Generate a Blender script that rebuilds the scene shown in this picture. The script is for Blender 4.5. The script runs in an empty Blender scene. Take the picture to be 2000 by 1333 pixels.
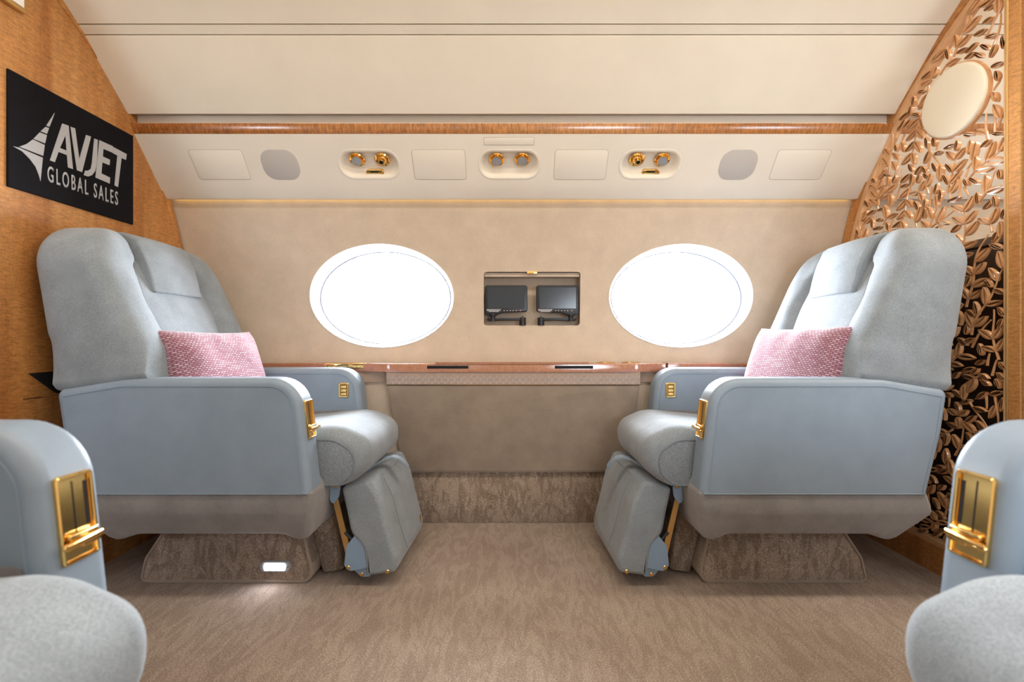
import bpy, bmesh, math, random
from math import sin, cos, pi, sqrt, radians
from mathutils import Vector, Matrix
C = bpy.context.scene.collection
H = 0.74            # camera height above the carpet
F = 890.0           # focal length in pixels of the 2000 px wide frame
random.seed(7)

def P(px, py, Y):   # a reading of the photograph at a known distance -> metres
    return Vector(((px-1000)*Y/F, Y, H-(py-666.5)*Y/F))

# ------------------------------------------------------------------ materials
def lin(c):
    return tuple(((x/255)/12.92 if x/255 <= .04045 else ((x/255+.055)/1.055)**2.4) for x in c)+(1.0,)

def newmat(name):
    m = bpy.data.materials.new(name); m.use_nodes = True
    nt = m.node_tree; b = nt.nodes['Principled BSDF']
    return m, nt, b

def coords(nt, scale=(1,1,1), rot=(0,0,0)):
    tc = nt.nodes.new('ShaderNodeTexCoord'); mp = nt.nodes.new('ShaderNodeMapping')
    mp.inputs['Scale'].default_value = scale; mp.inputs['Rotation'].default_value = rot
    nt.links.new(tc.outputs['Object'], mp.inputs['Vector']); return mp.outputs['Vector']

def noise(nt, vec, scale=5, detail=3, rough=.55, dist=0):
    n = nt.nodes.new('ShaderNodeTexNoise'); n.inputs['Scale'].default_value = scale
    n.inputs['Detail'].default_value = detail; n.inputs['Roughness'].default_value = rough
    n.inputs['Distortion'].default_value = dist
    nt.links.new(vec, n.inputs['Vector']); return n.outputs['Fac']

def ramp(nt, fac, stops):
    r = nt.nodes.new('ShaderNodeValToRGB'); e = r.color_ramp.elements
    while len(e) < len(stops): e.new(.5)
    for i, (p, c) in enumerate(stops): e[i].position = p; e[i].color = lin(c) if len(c) == 3 else c
    nt.links.new(fac, r.inputs['Fac']); return r.outputs['Color']

def mixc(nt, fac, a, b, mode='MIX'):
    m = nt.nodes.new('ShaderNodeMix'); m.data_type = 'RGBA'; m.blend_type = mode
    if isinstance(fac, float): m.inputs[0].default_value = fac
    else: nt.links.new(fac, m.inputs[0])
    for s, i in ((a, 6), (b, 7)):
        if isinstance(s, tuple): m.inputs[i].default_value = s
        else: nt.links.new(s, m.inputs[i])
    return m.outputs[2]

def bump(nt, b, h, strength=.3, dist=.002):
    n = nt.nodes.new('ShaderNodeBump'); n.inputs['Strength'].default_value = strength
    n.inputs['Distance'].default_value = dist
    nt.links.new(h, n.inputs['Height']); nt.links.new(n.outputs['Normal'], b.inputs['Normal'])

def plain(name, col, rough=.5, metal=0, spec=None, coat=0, var=0, vscale=30, bmp=0, bscale=400):
    m, nt, b = newmat(name)
    b.inputs['Base Color'].default_value = lin(col); b.inputs['Roughness'].default_value = rough
    b.inputs['Metallic'].default_value = metal
    if spec is not None: b.inputs['Specular IOR Level'].default_value = spec
    if coat: b.inputs['Coat Weight'].default_value = coat; b.inputs['Coat Roughness'].default_value = .08
    if var:
        v = coords(nt); f = noise(nt, v, vscale, 4)
        c1 = tuple(max(0, x-var) for x in col); c2 = tuple(min(255, x+var) for x in col)
        nt.links.new(ramp(nt, f, [(.3, c1), (.7, c2)]), b.inputs['Base Color'])
    if bmp:
        v = coords(nt); bump(nt, b, noise(nt, v, bscale, 2), bmp, .001)
    return m

def wood(name, axis, dark, mid, light, rough=.3, coat=.4, ripple=1.0):
    m, nt, b = newmat(name)
    g = [11, 11, 11]; g[axis] = .7
    r_ = [38, 38, 38]; r_[axis] = 230
    if axis == 2: r_ = [48, 48, 210]
    v = coords(nt, tuple(g)); f = noise(nt, v, 1.0, 5, .6, .3)
    base = ramp(nt, f, [(.3, dark), (.5, mid), (.72, light)])
    v2 = coords(nt, tuple(r_)); f2 = noise(nt, v2, 1.0, 3, .6, .6)
    rp = ramp(nt, f2, [(.35, (150,150,150)), (.65, (255,255,255))])
    c = mixc(nt, .75*ripple, base, rp, 'MULTIPLY')
    v3 = coords(nt, tuple(500 if i != axis else 70 for i in range(3)))
    f3 = noise(nt, v3, 1.0, 2)
    c = mixc(nt, .35, c, ramp(nt, f3, [(.35, (190,180,170)), (.6, (255,255,255))]), 'MULTIPLY')
    nt.links.new(c, b.inputs['Base Color'])
    b.inputs['Roughness'].default_value = rough; b.inputs['Coat Weight'].default_value = coat
    b.inputs['Coat Roughness'].default_value = .12
    return m

def fabric(name, c1, c2, sc=(900, 900, 350), rough=.9, sheen=.3, patch=12, b_=.35):
    m, nt, b = newmat(name)
    f = noise(nt, coords(nt, sc), 1.0, 2)
    col = ramp(nt, f, [(.34, c1), (.66, c2)])
    f2 = noise(nt, coords(nt), 14, 4)
    d = 255-patch
    col = mixc(nt, 1.0, col, ramp(nt, f2, [(.3, (d, d, d)), (.7, (255, 255, 255))]), 'MULTIPLY')
    nt.links.new(col, b.inputs['Base Color']); b.inputs['Roughness'].default_value = rough
    b.inputs['Specular IOR Level'].default_value = .25
    b.inputs['Sheen Weight'].default_value = sheen; b.inputs['Sheen Roughness'].default_value = .5
    bump(nt, b, f, b_, .0015)
    return m

def carpet(name, streak, contrast):
    m, nt, b = newmat(name)
    fine = noise(nt, coords(nt, (300, 300, 300)), 1.0, 4, .85)
    st = noise(nt, coords(nt, streak), 1.0, 3, .5, 1.6)
    base = ramp(nt, fine, [(.34, (126,107,91)), (.52, (180,159,140)), (.66, (240,227,210))])
    lo = int(255-70*contrast)
    st = ramp(nt, st, [(.42, (lo,lo-4,lo-6)), (.56, (255,255,255))])
    big = ramp(nt, noise(nt, coords(nt), 3.5, 3), [(.3, (228,222,218)), (.7, (255,255,255))])
    col = mixc(nt, 1.0, mixc(nt, 1.0, base, st, 'MULTIPLY'), big, 'MULTIPLY')
    nt.links.new(col, b.inputs['Base Color']); b.inputs['Roughness'].default_value = .95
    b.inputs['Specular IOR Level'].default_value = .1; b.inputs['Sheen Weight'].default_value = .2
    bump(nt, b, fine, .9, .004)
    return m

def emis(name, col, s):
    m, nt, b = newmat(name)
    b.inputs['Base Color'].default_value = lin(col)
    b.inputs['Emission Color'].default_value = lin(col); b.inputs['Emission Strength'].default_value = s
    return m

M = {}
M['cream'] = plain('cream_panel', (232,223,207), .55, spec=.3, var=3, vscale=6, bmp=.05, bscale=900)
M['ceil'] = plain('cream_ceiling_cloth', (235,226,207), .75, spec=.2, var=3, vscale=5, bmp=.12, bscale=1100)
M['suede'] = fabric('beige_suede', (200,181,158), (218,200,179), (500,500,900), .9, .2, 14, .2)
M['suede_d'] = fabric('taupe_suede', (146,130,115), (160,144,128), (700,700,700), .92, .25, 26, .15)
M['wood'] = wood('figured_wood', 2, (172,106,50), (204,140,76), (224,166,102), .42, .15, .7)
M['wood_x'] = wood('figured_wood_rail', 0, (150,84,34), (196,126,62), (222,158,92), .25, .6)
M['ledge'] = wood('polished_ledge_wood', 0, (150,92,62), (178,118,86), (196,138,104), .12, .9, .4)
M['carved'] = plain('carved_wood', (198,146,98), .3, coat=.5, var=12, vscale=40)
M['carved_rim'] = plain('carved_wood_rim', (206,160,116), .35, coat=.4, var=8, vscale=30)
M['leather'] = plain('blue_grey_leather', (131,145,158), .42, spec=.4, var=4, vscale=12, bmp=.18, bscale=1300)
M['seam'] = plain('leather_seam', (128,144,158), .6)
M['fabric'] = fabric('blue_grey_fabric', (122,130,135), (152,159,164), (330,330,1000), .9, .25, 26)
M['boucle_shaded'] = fabric('blue_grey_boucle_shaded', (100,107,112), (150,157,162), (480,480,480), .95, .3, 10, .7)  # seat cloth again, coarser; shading of the cushion sides darkens its colour
M['piping'] = plain('piping', (112,120,128), .85)
M['skirt'] = fabric('taupe_grey_skirt', (128,124,122), (152,147,144), (800,800,800), .92, .3, 30, .3)
M['carpet'] = carpet('patterned_carpet', (34, 9, 9), .28)
M['carpet_r'] = carpet('patterned_carpet_riser', (30, 10, 11), .55)
M['gold'] = plain('polished_gold', (246,204,128), .12, metal=1)
M['gasket'] = plain('window_gasket', (150,158,184), .6)
M['gold_d'] = plain('gold_shaded', (150,100,40), .25, metal=1)  # darker copy of the gold, shade of the latch recess in its colour
M['gold_s'] = plain('satin_gold', (226,190,128), .3, metal=1)
M['bracket'] = plain('blue_bracket', (128,150,172), .55)
M['black'] = plain('black_plastic', (20,22,28), .35)
M['dark'] = plain('painted_dark', (10,10,14), .8)  # flat near-black for joints and displays, and shade painted in openings
M['board'] = plain('black_board', (17,16,21), .75, spec=.15, var=2, vscale=50)
M['letters'] = plain('silver_lettering', (176,177,180), .5)
M['screen'] = plain('screen_glass', (38,48,58), .18, spec=.6)
M['mark'] = plain('white_print', (200,200,204), .6)
M['red'] = plain('red_print', (200,40,40), .6)
M['grille'] = plain('grey_speaker_cloth', (190,184,176), .9, bmp=.3, bscale=1500)
M['lens'] = plain('frosted_lens', (150,150,150), .35)
M['medallion'] = plain('cream_medallion', (232,222,200), .4, coat=.2)
M['groove'] = plain('groove_line', (176,164,150), .8)
M['band'] = plain('pinkish_band', (168,146,130), .7, var=5, vscale=60)
M['inlay'] = plain('grey_inlay', (178,178,180), .45)
M['white'] = plain('white_window_frame', (245,245,245), .4)
M['darkwood'] = plain('dark_wood_cabinet', (44,32,26), .3, coat=.3, var=6)
M['greytop'] = plain('grey_cabinet_top', (110,104,100), .25)
M['sage'] = plain('sage_panel', (150,152,138), .7)
M['led'] = emis('step_light_led', (235,238,255), 60)
M['cove'] = emis('cove_strip_warm', (255,220,120), 3.5)
m, nt, b = newmat('window_pane')
nt.nodes.remove(b)
out = nt.nodes['Material Output']
tr = nt.nodes.new('ShaderNodeBsdfTransparent'); tr.inputs['Color'].default_value = (.97,.98,1,1)
gl = nt.nodes.new('ShaderNodeBsdfGlossy'); gl.inputs['Roughness'].default_value = .02
fr = nt.nodes.new('ShaderNodeFresnel'); fr.inputs['IOR'].default_value = 1.3
mx = nt.nodes.new('ShaderNodeMixShader')
nt.links.new(fr.outputs[0], mx.inputs[0]); nt.links.new(tr.outputs[0], mx.inputs[1]); nt.links.new(gl.outputs[0], mx.inputs[2])
nt.links.new(mx.outputs[0], out.inputs['Surface']); M['pane'] = m
# pink pillow with rows of white dashes
m, nt, b = newmat('pink_dash_weave')
br = nt.nodes.new('ShaderNodeTexBrick')
v = coords(nt, (1, 1, 1))
dn = nt.nodes.new('ShaderNodeTexNoise'); dn.inputs['Scale'].default_value = 60
nt.links.new(v, dn.inputs['Vector'])
ad = nt.nodes.new('ShaderNodeVectorMath'); ad.operation = 'MULTIPLY_ADD'
ad.inputs[1].default_value = (.004, .002, 0)
nt.links.new(dn.outputs['Color'], ad.inputs[0]); nt.links.new(v, ad.inputs[2])
nt.links.new(ad.outputs[0], br.inputs['Vector'])
br.inputs['Scale'].default_value = 1.0; br.inputs['Brick Width'].default_value = .0105; br.inputs['Row Height'].default_value = .0060
br.inputs['Mortar Size'].default_value = .0017; br.inputs['Mortar Smooth'].default_value = .3
br.inputs['Color1'].default_value = lin((192,174,184)); br.inputs['Color2'].default_value = lin((148,106,120))
br.inputs['Mortar'].default_value = lin((126,76,86))
nt.links.new(br.outputs['Color'], b.inputs['Base Color']); b.inputs['Roughness'].default_value = .95
b.inputs['Sheen Weight'].default_value = .3
bump(nt, b, br.outputs['Fac'], -.6, .002)
M['pink'] = m

# ------------------------------------------------------------------ mesh helpers
def finish(name, bm, mat, parent=None, angle=38, wn=False, smooth=True):
    bmesh.ops.remove_doubles(bm, verts=bm.verts, dist=1e-6)
    bmesh.ops.recalc_face_normals(bm, faces=bm.faces)
    me = bpy.data.meshes.new(name); bm.to_mesh(me); bm.free()
    me.materials.append(M[mat] if isinstance(mat, str) else mat)
    if smooth:
        for p in me.polygons: p.use_smooth = True
        me.set_sharp_from_angle(angle=radians(angle))
    o = bpy.data.objects.new(name, me); C.objects.link(o)
    if parent is not None: o.parent = parent
    if wn:
        w = o.modifiers.new('wn', 'WEIGHTED_NORMAL'); w.keep_sharp = True; w.weight = 80
    return o

def tag(o, label, cat, group=None):
    o['label'] = label; o['category'] = cat
    if group: o['group'] = group
    return o
def struct(o, label=None):
    o['kind'] = 'structure'
    if label: o['label'] = label
    return o
def thing(name, label, cat, loc=(0,0,0), group=None):
    o = bpy.data.objects.new(name, None); C.objects.link(o); o.location = loc
    o.empty_display_size = .05
    return tag(o, label, cat, group)

def rpoly(pts, rad, seg=6):
    """rounded polygon; rad a number or one per corner"""
    n = len(pts); out = []
    if not isinstance(rad, (list, tuple)): rad = [rad]*n
    for i in range(n):
        p = Vector(pts[i]); a = Vector(pts[i-1])-p; b = Vector(pts[(i+1) % n])-p
        r = rad[i]
        if r <= 1e-6: out.append(tuple(p)); continue
        la, lb = a.length, b.length; a.normalize(); b.normalize()
        ang = a.angle(b); t = min(r/math.tan(ang/2), la*.48, lb*.48); r = t*math.tan(ang/2)
        bis = (a+b).normalized(); c = p+bis*(r/sin(ang/2))
        s = p+a*t-c; e = p+b*t-c
        th = s.angle_signed(e)*-1 if False else math.atan2(s.x*e.y-s.y*e.x, s.dot(e))
        for k in range(seg+1):
            q = th*k/seg
            out.append((c.x+s.x*cos(q)-s.y*sin(q), c.y+s.x*sin(q)+s.y*cos(q)))
    return out

def area2(p): return sum(p[i-1][0]*p[i][1]-p[i][0]*p[i-1][1] for i in range(len(p)))
def inset(p, d):
    n = len(p); out = []
    for i in range(n):
        a = Vector(p[i])-Vector(p[i-1]); b = Vector(p[(i+1) % n])-Vector(p[i])
        if a.length < 1e-9: a = b
        if b.length < 1e-9: b = a
        na = Vector((-a.y, a.x)).normalized(); nb = Vector((-b.y, b.x)).normalized()
        m_ = (na+nb)
        if m_.length < 1e-6: m_ = na
        m_.normalize(); c = max(.45, m_.dot(na))
        out.append((p[i][0]+m_.x*d/c, p[i][1]+m_.y*d/c))
    return out

def rprism(bm, pts, d0, d1, r0, r1, f, nr=4, rings=0, mids=0, cent=None, insf=None):
    """extrude the 2-D outline from depth d0 to d1, with both rims rounded; f maps (a, b, d) to space"""
    if area2(pts) < 0: pts = pts[::-1]
    s = 1 if d1 > d0 else -1
    prof = []
    if r0 > 0:
        for k in range(nr+1):
            t = pi/2*k/nr; prof.append((r0*(1-sin(t)), d0+s*r0*(1-cos(t))))
    else: prof.append((0, d0))
    a = prof[-1][1]; b_ = d1-s*r1
    for k in range(mids): prof.append((0, a+(b_-a)*(k+1)/(mids+1)))
    if r1 > 0:
        for k in range(nr, -1, -1):
            t = pi/2*k/nr; prof.append((r1*(1-sin(t)), d1-s*r1*(1-cos(t))))
    else: prof.append((0, d1))
    n = len(pts); loops = []
    if cent is None:
        cent = (sum(p[0] for p in pts)/n, sum(p[1] for p in pts)/n)
    def add(loop, d): return [bm.verts.new(f(x, y, d)) for x, y in loop]
    insf = insf or inset
    lps = [(insf(pts, i) if i > 1e-9 else pts, d) for i, d in prof]
    if rings:
        pre = []; post = []
        for k in range(1, rings+1):
            t = k/(rings+1)
            pre.insert(0, ([(x+(cent[0]-x)*t, y+(cent[1]-y)*t) for x, y in lps[0][0]], lps[0][1]))
            post.append(([(x+(cent[0]-x)*t, y+(cent[1]-y)*t) for x, y in lps[-1][0]], lps[-1][1]))
        lps = pre+lps+post
    loops = [add(*l) for l in lps]
    for A, B in zip(loops, loops[1:]):
        for i in range(n):
            bm.faces.new((A[i-1], A[i], B[i], B[i-1]))
    if rings:
        c0 = bm.verts.new(f(cent[0], cent[1], lps[0][1])); c1 = bm.verts.new(f(cent[0], cent[1], lps[-1][1]))
        for i in range(n):
            bm.faces.new((loops[0][i], loops[0][i-1], c0)); bm.faces.new((loops[-1][i-1], loops[-1][i], c1))
    else:
        bm.faces.new(loops[0][::-1]); bm.faces.new(loops[-1])

def box(bm, x0, x1, y0, y1, z0, z1, r=0, f=None):
    g = f or (lambda a, b, d: (a, b, d))
    if r <= 0:
        rprism(bm, [(x0,y0),(x1,y0),(x1,y1),(x0,y1)], z0, z1, 0, 0, g)
    else:
        rprism(bm, rpoly([(x0,y0),(x1,y0),(x1,y1),(x0,y1)], r, 3), z0, z1, r*.9, r*.9, g, nr=3)

def tube(bm, pts, r, n=8, closed=False, caps=True):
    pts = [Vector(p) for p in pts]; N = len(pts); rings = []
    up = None
    for i in range(N):
        if closed: t = pts[(i+1) % N]-pts[i-1]
        else: t = pts[min(i+1, N-1)]-pts[max(i-1, 0)]
        t.normalize()
        if up is None:
            up = Vector((0,0,1)) if abs(t.z) < .9 else Vector((1,0,0))
        u = (up-t*up.dot(t)).normalized(); w = t.cross(u); up = u
        rr = r[i] if isinstance(r, (list, tuple)) else r
        rings.append([bm.verts.new(pts[i]+(u*cos(2*pi*k/n)+w*sin(2*pi*k/n))*rr) for k in range(n)])
    rng = range(N) if closed else range(N-1)
    for i in rng:
        A, B = rings[i], rings[(i+1) % N]
        for k in range(n): bm.faces.new((A[k-1], A[k], B[k], B[k-1]))
    if not closed and caps:
        bm.faces.new(rings[0][::-1]); bm.faces.new(rings[-1])

def ribbon(bm, pts, width_vec, thick, closed=False):
    """flat strap following pts; width_vec constant"""
    pts = [Vector(p) for p in pts]; N = len(pts); w = Vector(width_vec); secs = []
    for i in range(N):
        t = (pts[min(i+1, N-1)]-pts[max(i-1, 0)]).normalized(); nrm = t.cross(w).normalized()*thick/2
        secs.append([bm.verts.new(pts[i]+a) for a in (w/2+nrm, -w/2+nrm, -w/2-nrm, w/2-nrm)])
    for A, B in zip(secs, secs[1:]):
        for k in range(4): bm.faces.new((A[k-1], A[k], B[k], B[k-1]))
    bm.faces.new(secs[0][::-1]); bm.faces.new(secs[-1])

def lathe(bm, prof, O, ax, n=28):
    """prof: (radius, height) along axis ax from O"""
    ax = Vector(ax).normalized(); u = ax.orthogonal().normalized(); w = ax.cross(u); rings = []
    for r, h in prof:
        rings.append([bm.verts.new(Vector(O)+ax*h+(u*cos(2*pi*k/n)+w*sin(2*pi*k/n))*max(r, 1e-5)) for k in range(n)])
    for A, B in zip(rings, rings[1:]):
        for k in range(n): bm.faces.new((A[k-1], A[k], B[k], B[k-1]))

def boolean_cut(o, cutters):
    for c in cutters:
        md = o.modifiers.new('cut', 'BOOLEAN'); md.object = c; md.operation = 'DIFFERENCE'; md.solver = 'EXACT'
    bpy.context.view_layer.update()
    dg = bpy.context.evaluated_depsgraph_get()
    me = bpy.data.meshes.new_from_object(o.evaluated_get(dg))
    o.modifiers.clear(); old = o.data; o.data = me; bpy.data.meshes.remove(old)
    for p in me.polygons: p.use_smooth = True
    me.set_sharp_from_angle(angle=radians(30))
    for c in cutters: bpy.data.objects.remove(c, do_unlink=True)

def ellipse(cx, cy, a, b, n=96): return [(cx+a*cos(2*pi*k/n), cy+b*sin(2*pi*k/n)) for k in range(n)]
def capsule(cx, cy, w, h, seg=14):
    return rpoly([(cx-w/2,cy-h/2),(cx+w/2,cy-h/2),(cx+w/2,cy+h/2),(cx-w/2,cy+h/2)], min(w,h)/2*.999, seg)

# ------------------------------------------------------------------ the cabin shell
CY, CZ, R = .8, .829, 1.108
XL = 1.35; XE = 2.6
def hullY(z, side=1, r=R):
    d = sqrt(max(0, r*r-(z-CZ)**2)); return CY+side*d
WIN_X = (-1.79, -.5437, .7053, 1.954); WZ = .925; WA, WB = .302, .213

def hull_outline(side):
    inner = [(1.9, 0), (1.9, .45)]
    for k in range(61):
        z = .65+(1.9365-.65)*sin(pi/2*k/60); inner.append((hullY(z, 1), z))
    inner.append((CY, CZ+R)); 
    outer = [(CY, CZ+R+.025)]
    for k in range(60, -1, -1):
        z = .65+(1.9365-.65)*sin(pi/2*k/60); d = Vector((hullY(z, 1)-CY, z-CZ)).normalized()*.025
        outer.append((hullY(z, 1)+d.x, z+d.y))
    outer += [(1.93, .45), (1.93, 0)]
    pts = inner+outer
    if side < 0: pts = [(2*CY-y, z) for y, z in pts]
    return pts

for side, nm in ((1, 'wall_back'), (-1, 'wall_front')):
    bm = bmesh.new()
    rprism(bm, hull_outline(side), -XE, XE, 0, 0, lambda a, b, d: (d, a, b))
    w = struct(finish(nm, bm, 'suede', smooth=True, angle=30))
    cuts = []
    for wx in WIN_X:
        bm = bmesh.new(); Y0 = CY+side*1.0; Y1 = CY+side*1.3
        rprism(bm, ellipse(wx, WZ, WA, WB), min(Y0,Y1), max(Y0,Y1), 0, 0, lambda a, b, d: (a, d, b))
        cuts.append(finish('cutter', bm, 'suede'))
    if side > 0:
        bm = bmesh.new()
        rprism(bm, rpoly([(-.1174,.805),(.284,.805),(.284,1.027),(-.1174,1.027)], .012, 4), 1.85, 1.99, 0, 0, lambda a, b, d: (a, d, b))
        cuts.append(finish('cutter', bm, 'suede'))
    boolean_cut(w, cuts)

# windows: white reveal, inner ring, glass
n_w = 0
for side in (1, -1):
    for wx in WIN_X:
        n_w += 1
        root = bpy.data.objects.new('window_%d' % n_w, None); C.objects.link(root)
        root.location = (wx, CY+side*1.12, WZ); struct(root)
        bm = bmesh.new(); N = 96; loops = []
        stages = [(1.0, -.0015, 1), (.992, -.004, 1), (.982, .002, 1), (.955, .03, 1), (.93, .062, 0), (.915, .062, 0), (.912, .075, 0), (1.02, .075, 0), (1.03, .03, 1)]
        for s, dy, follow in stages:
            lp = []
            for k in range(N):
                x = WA*s*cos(2*pi*k/N); z = WB*s*sin(2*pi*k/N)
                yy = hullY(WZ+z, 1)-CY if follow else 1.100
                lp.append(bm.verts.new((x, side*(yy+dy-1.12), z)))
            loops.append(lp)
        for A, B in zip(loops, loops[1:]):
            for k in range(N): bm.faces.new((A[k-1], A[k], B[k], B[k-1]))
        finish('window_frame', bm, 'white', root, angle=50)
        bm = bmesh.new(); tube(bm, [(WA*.925*cos(2*pi*k/72), side*(-.020+.0605), WB*.925*sin(2*pi*k/72)) for k in range(72)], .0016, 6, closed=True)
        finish('gasket', bm, 'gasket', root)
        bm = bmesh.new()
        rprism(bm, ellipse(0, 0, WA*.93, WB*.93, 64), .046, .050, 0, 0, lambda a, b, d: (a, side*d, b))
        finish('window_pane', bm, 'pane', root, smooth=False)

bm = bmesh.new(); rprism(bm, ellipse(WIN_X[1], WZ, WA*.97, WB*.97, 64), CY-1.141, CY-1.137, 0, 0, lambda a, b, d: (a, d, b))
struct(finish('window_shade', bm, 'white', smooth=False))
# floor
bm = bmesh.new(); box(bm, -XE, XE, CY-1.12, CY+1.12, -.05, 0)
struct(finish('floor', bm, 'carpet', smooth=False))
# end walls far down the cabin
for nm, x in (('wall_left_end', -XE-.03), ('wall_right_end', XE)):
    bm = bmesh.new(); box(bm, x, x+.03, CY-1.15, CY+1.15, 0, 1.97)
    struct(finish(nm, bm, 'cream', smooth=False))

def xprism(name, pts, x0, x1, mat, r=0, parent=None, loc=None):
    bm = bmesh.new(); rprism(bm, pts, x0, x1, r, r, lambda a, b, d: (d, a, b), nr=3)
    return finish(name, bm, mat, parent)

# ceiling: upper shell over the aisle, joint strip and the long outboard panels
up = [(1.4125, 1.7245), (1.365, 1.762), (1.28, 1.815), (1.16, 1.868), (1.0, 1.908), (.8, 1.922)]
upm = up+[(1.6-y, z) for y, z in up[-2::-1]]
t_ = [(y+(y-CY)*.012, z+.012) for y, z in upm][::-1]
struct(xprism('ceiling', upm+t_, -XE, XE, 'ceil'))
k_ = 0
for s in (1, -1):
    mir = (lambda q: q) if s > 0 else (lambda q: [(1.6-y, z) for y, z in q])
    for pts, nm, mt in (([(1.4145,1.7215),(1.4350,1.7065),(1.4440,1.7165),(1.4240,1.7330)], 'ceiling_strip', 'ceil'),
                        ([(1.4365,1.7035),(1.6020,1.5400),(1.6075,1.5405),(1.6160,1.5520),(1.4470,1.7160)], 'ceiling_panel', 'ceil'),
                        ([(1.637,1.49),(1.637,1.56),(1.65,1.56),(1.65,1.49)], 'trim_recess', 'cream'),):
        struct(xprism(nm, mir(pts), -XE, XE, mt))
    rl = xprism('trim_rail', mir(rpoly([(1.6115,1.5135),(1.6270,1.4815),(1.65,1.4815),(1.65,1.5135)], .003, 2)), -XE, XE, 'wood_x')
    struct(rl)

# sloping service panel above the windows
VA, VB = Vector((0, 1.628, 1.480)), Vector((0, 1.780, 1.289))
ES = (VB-VA).normalized(); EN = Vector((0, ES.z, -ES.y)); 
if EN.y > 0: EN = -EN
def VP(a, s, h=0): return Vector((a, 0, 0))+VA+ES*s+EN*h
VLEN = (VB-VA).length
def v_from_px(px, py):   # where a line of sight meets the sloping panel -> (a, s)
    d = Vector(((px-1000)/F, 1, -(py-666.5)/F)); O = Vector((0, 0, H))
    t = (VA-O).dot(EN)/d.dot(EN); q = O+d*t
    return q.x, (q-VA).dot(ES)
def valance(side):
    n2 = -Vector((EN.y, EN.z)); a = Vector((VA.y, VA.z)); b_ = Vector((VB.y, VB.z)); e = (b_-a).normalized()
    pts = [a, b_-e*.012, b_-e*.004+n2*.003, b_+n2*.010, b_+n2*.016-e*.004, a+n2*.018]
    pts = [(p.x, p.y) for p in pts]
    return pts if side > 0 else [(1.6-y, z) for y, z in pts]
for s, nm in ((1, 'service_panel'), (-1, 'service_panel')):
    o = xprism('trim_service_panel', valance(s), -XE, XE, 'cream'); struct(o)
    if s > 0: vpanel = o
PSU = []
for px in (721, 995, 1270):
    a, s_ = v_from_px(px, 321.5); PSU.append((a, s_))
a0, s0 = v_from_px(995, 291.5); a1, s1 = v_from_px(995, 353.5); PH = s1-s0; PW = .238
cuts = []
for a, s_ in PSU:
    bm = bmesh.new(); rprism(bm, capsule(a, s_, PW-.004, PH-.004), -.05, .05, 0, 0, lambda x, y, d: VP(x, y, d))
    cuts.append(finish('cutter', bm, 'cream'))
boolean_cut(vpanel, cuts)

def psu(a, s_, kind, label):
    root = thing('service_unit', label, 'passenger service unit', VP(a, s_, 0), 'passenger service units in the sloping panel')
    def f(x, y, d): return ES*y+Vector((x, 0, 0))+EN*d
    bm = bmesh.new(); N = None; loops = []
    for ww, hh, d in ((PW-.0045,PH-.0045,-.012),(PW-.0045,PH-.0045,.0005),(PW-.010,PH-.010,.0018),(PW-.022,PH-.022,.0006),(PW-.030,PH-.030,-.006),(PW-.045,PH-.045,-.022),(PW-.075,PH-.072,-.030)):
        loops.append([bm.verts.new(f(x, y, d)) for x, y in capsule(0, 0, ww, hh)])
    for A, B in zip(loops, loops[1:]):
        for k in range(len(A)): bm.faces.new((A[k-1], A[k], B[k], B[k-1]))
    bm.faces.new(loops[-1])
    finish('housing', bm, 'cream', root, angle=60)
    down = Vector((0, -.68, -.73))
    def nozzle(x, lamp, tilt):
        ax = (down+Vector((tilt, 0, 0))).normalized(); O = f(x, -.013, -.024)
        bm = bmesh.new()
        lathe(bm, [(.026,-.002),(.029,.002),(.029,.006),(.026,.009),(.021,.006),(.018,.004)], O, (EN+ES*.35), 36)
        ring = finish('air_vent' if not lamp else 'reading_light', bm, 'gold', root, angle=40)
        bm = bmesh.new()
        if lamp:
            lathe(bm, [(.018,-.004),(.020,.008),(.0195,.020),(.0185,.023),(.0175,.0215)], O, ax, 32); 
            finish('barrel', bm, 'gold', ring, angle=40)
            bm = bmesh.new(); lathe(bm, [(.0178,.0217),(.010,.0224),(.0,.0227)], O, ax, 32)
            finish('lens', bm, 'lens', ring)
        else:
            lathe(bm, [(.020,-.004),(.018,.008),(.011,.014),(.0095,.028),(.0075,.029),(.007,.020)], O, ax, 32)
            finish('barrel', bm, 'gold', ring, angle=40)
            bm = bmesh.new(); lathe(bm, [(.0074,.0255),(.0,.0256)], O, ax, 24)
            finish('nozzle', bm, 'dark', ring)
    lamps = {'la': (1, 0), 'll': (1, 1), 'al': (0, 1)}[kind]
    nozzle(-.0475, lamps[0], .10 if kind == 'la' else 0); nozzle(.0475, lamps[1], 0 if kind != 'al' else -.1)
    if kind != 'll':
        bm = bmesh.new()
        rprism(bm, capsule(.012, .036, .068, .024, 6), -.028, -.012, 0, .002, lambda x, y, d: f(x, y, d))
        latch = finish('latch', bm, 'gold', root)
        bm = bmesh.new(); box(bm, -.004, .026, .029, .0335, -.0125, -.0112, 0, f); finish('slot', bm, 'dark', latch, smooth=False)
psu(*PSU[0], 'la', 'gold reading lamp, air nozzle and latch in cream oval recess above the left window')
psu(*PSU[1], 'll', 'cream oval recess with two gold reading lamps and no latch, above the screens')
psu(*PSU[2], 'al', 'gold air nozzle, reading lamp and latch in cream oval recess above the right window')

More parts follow.
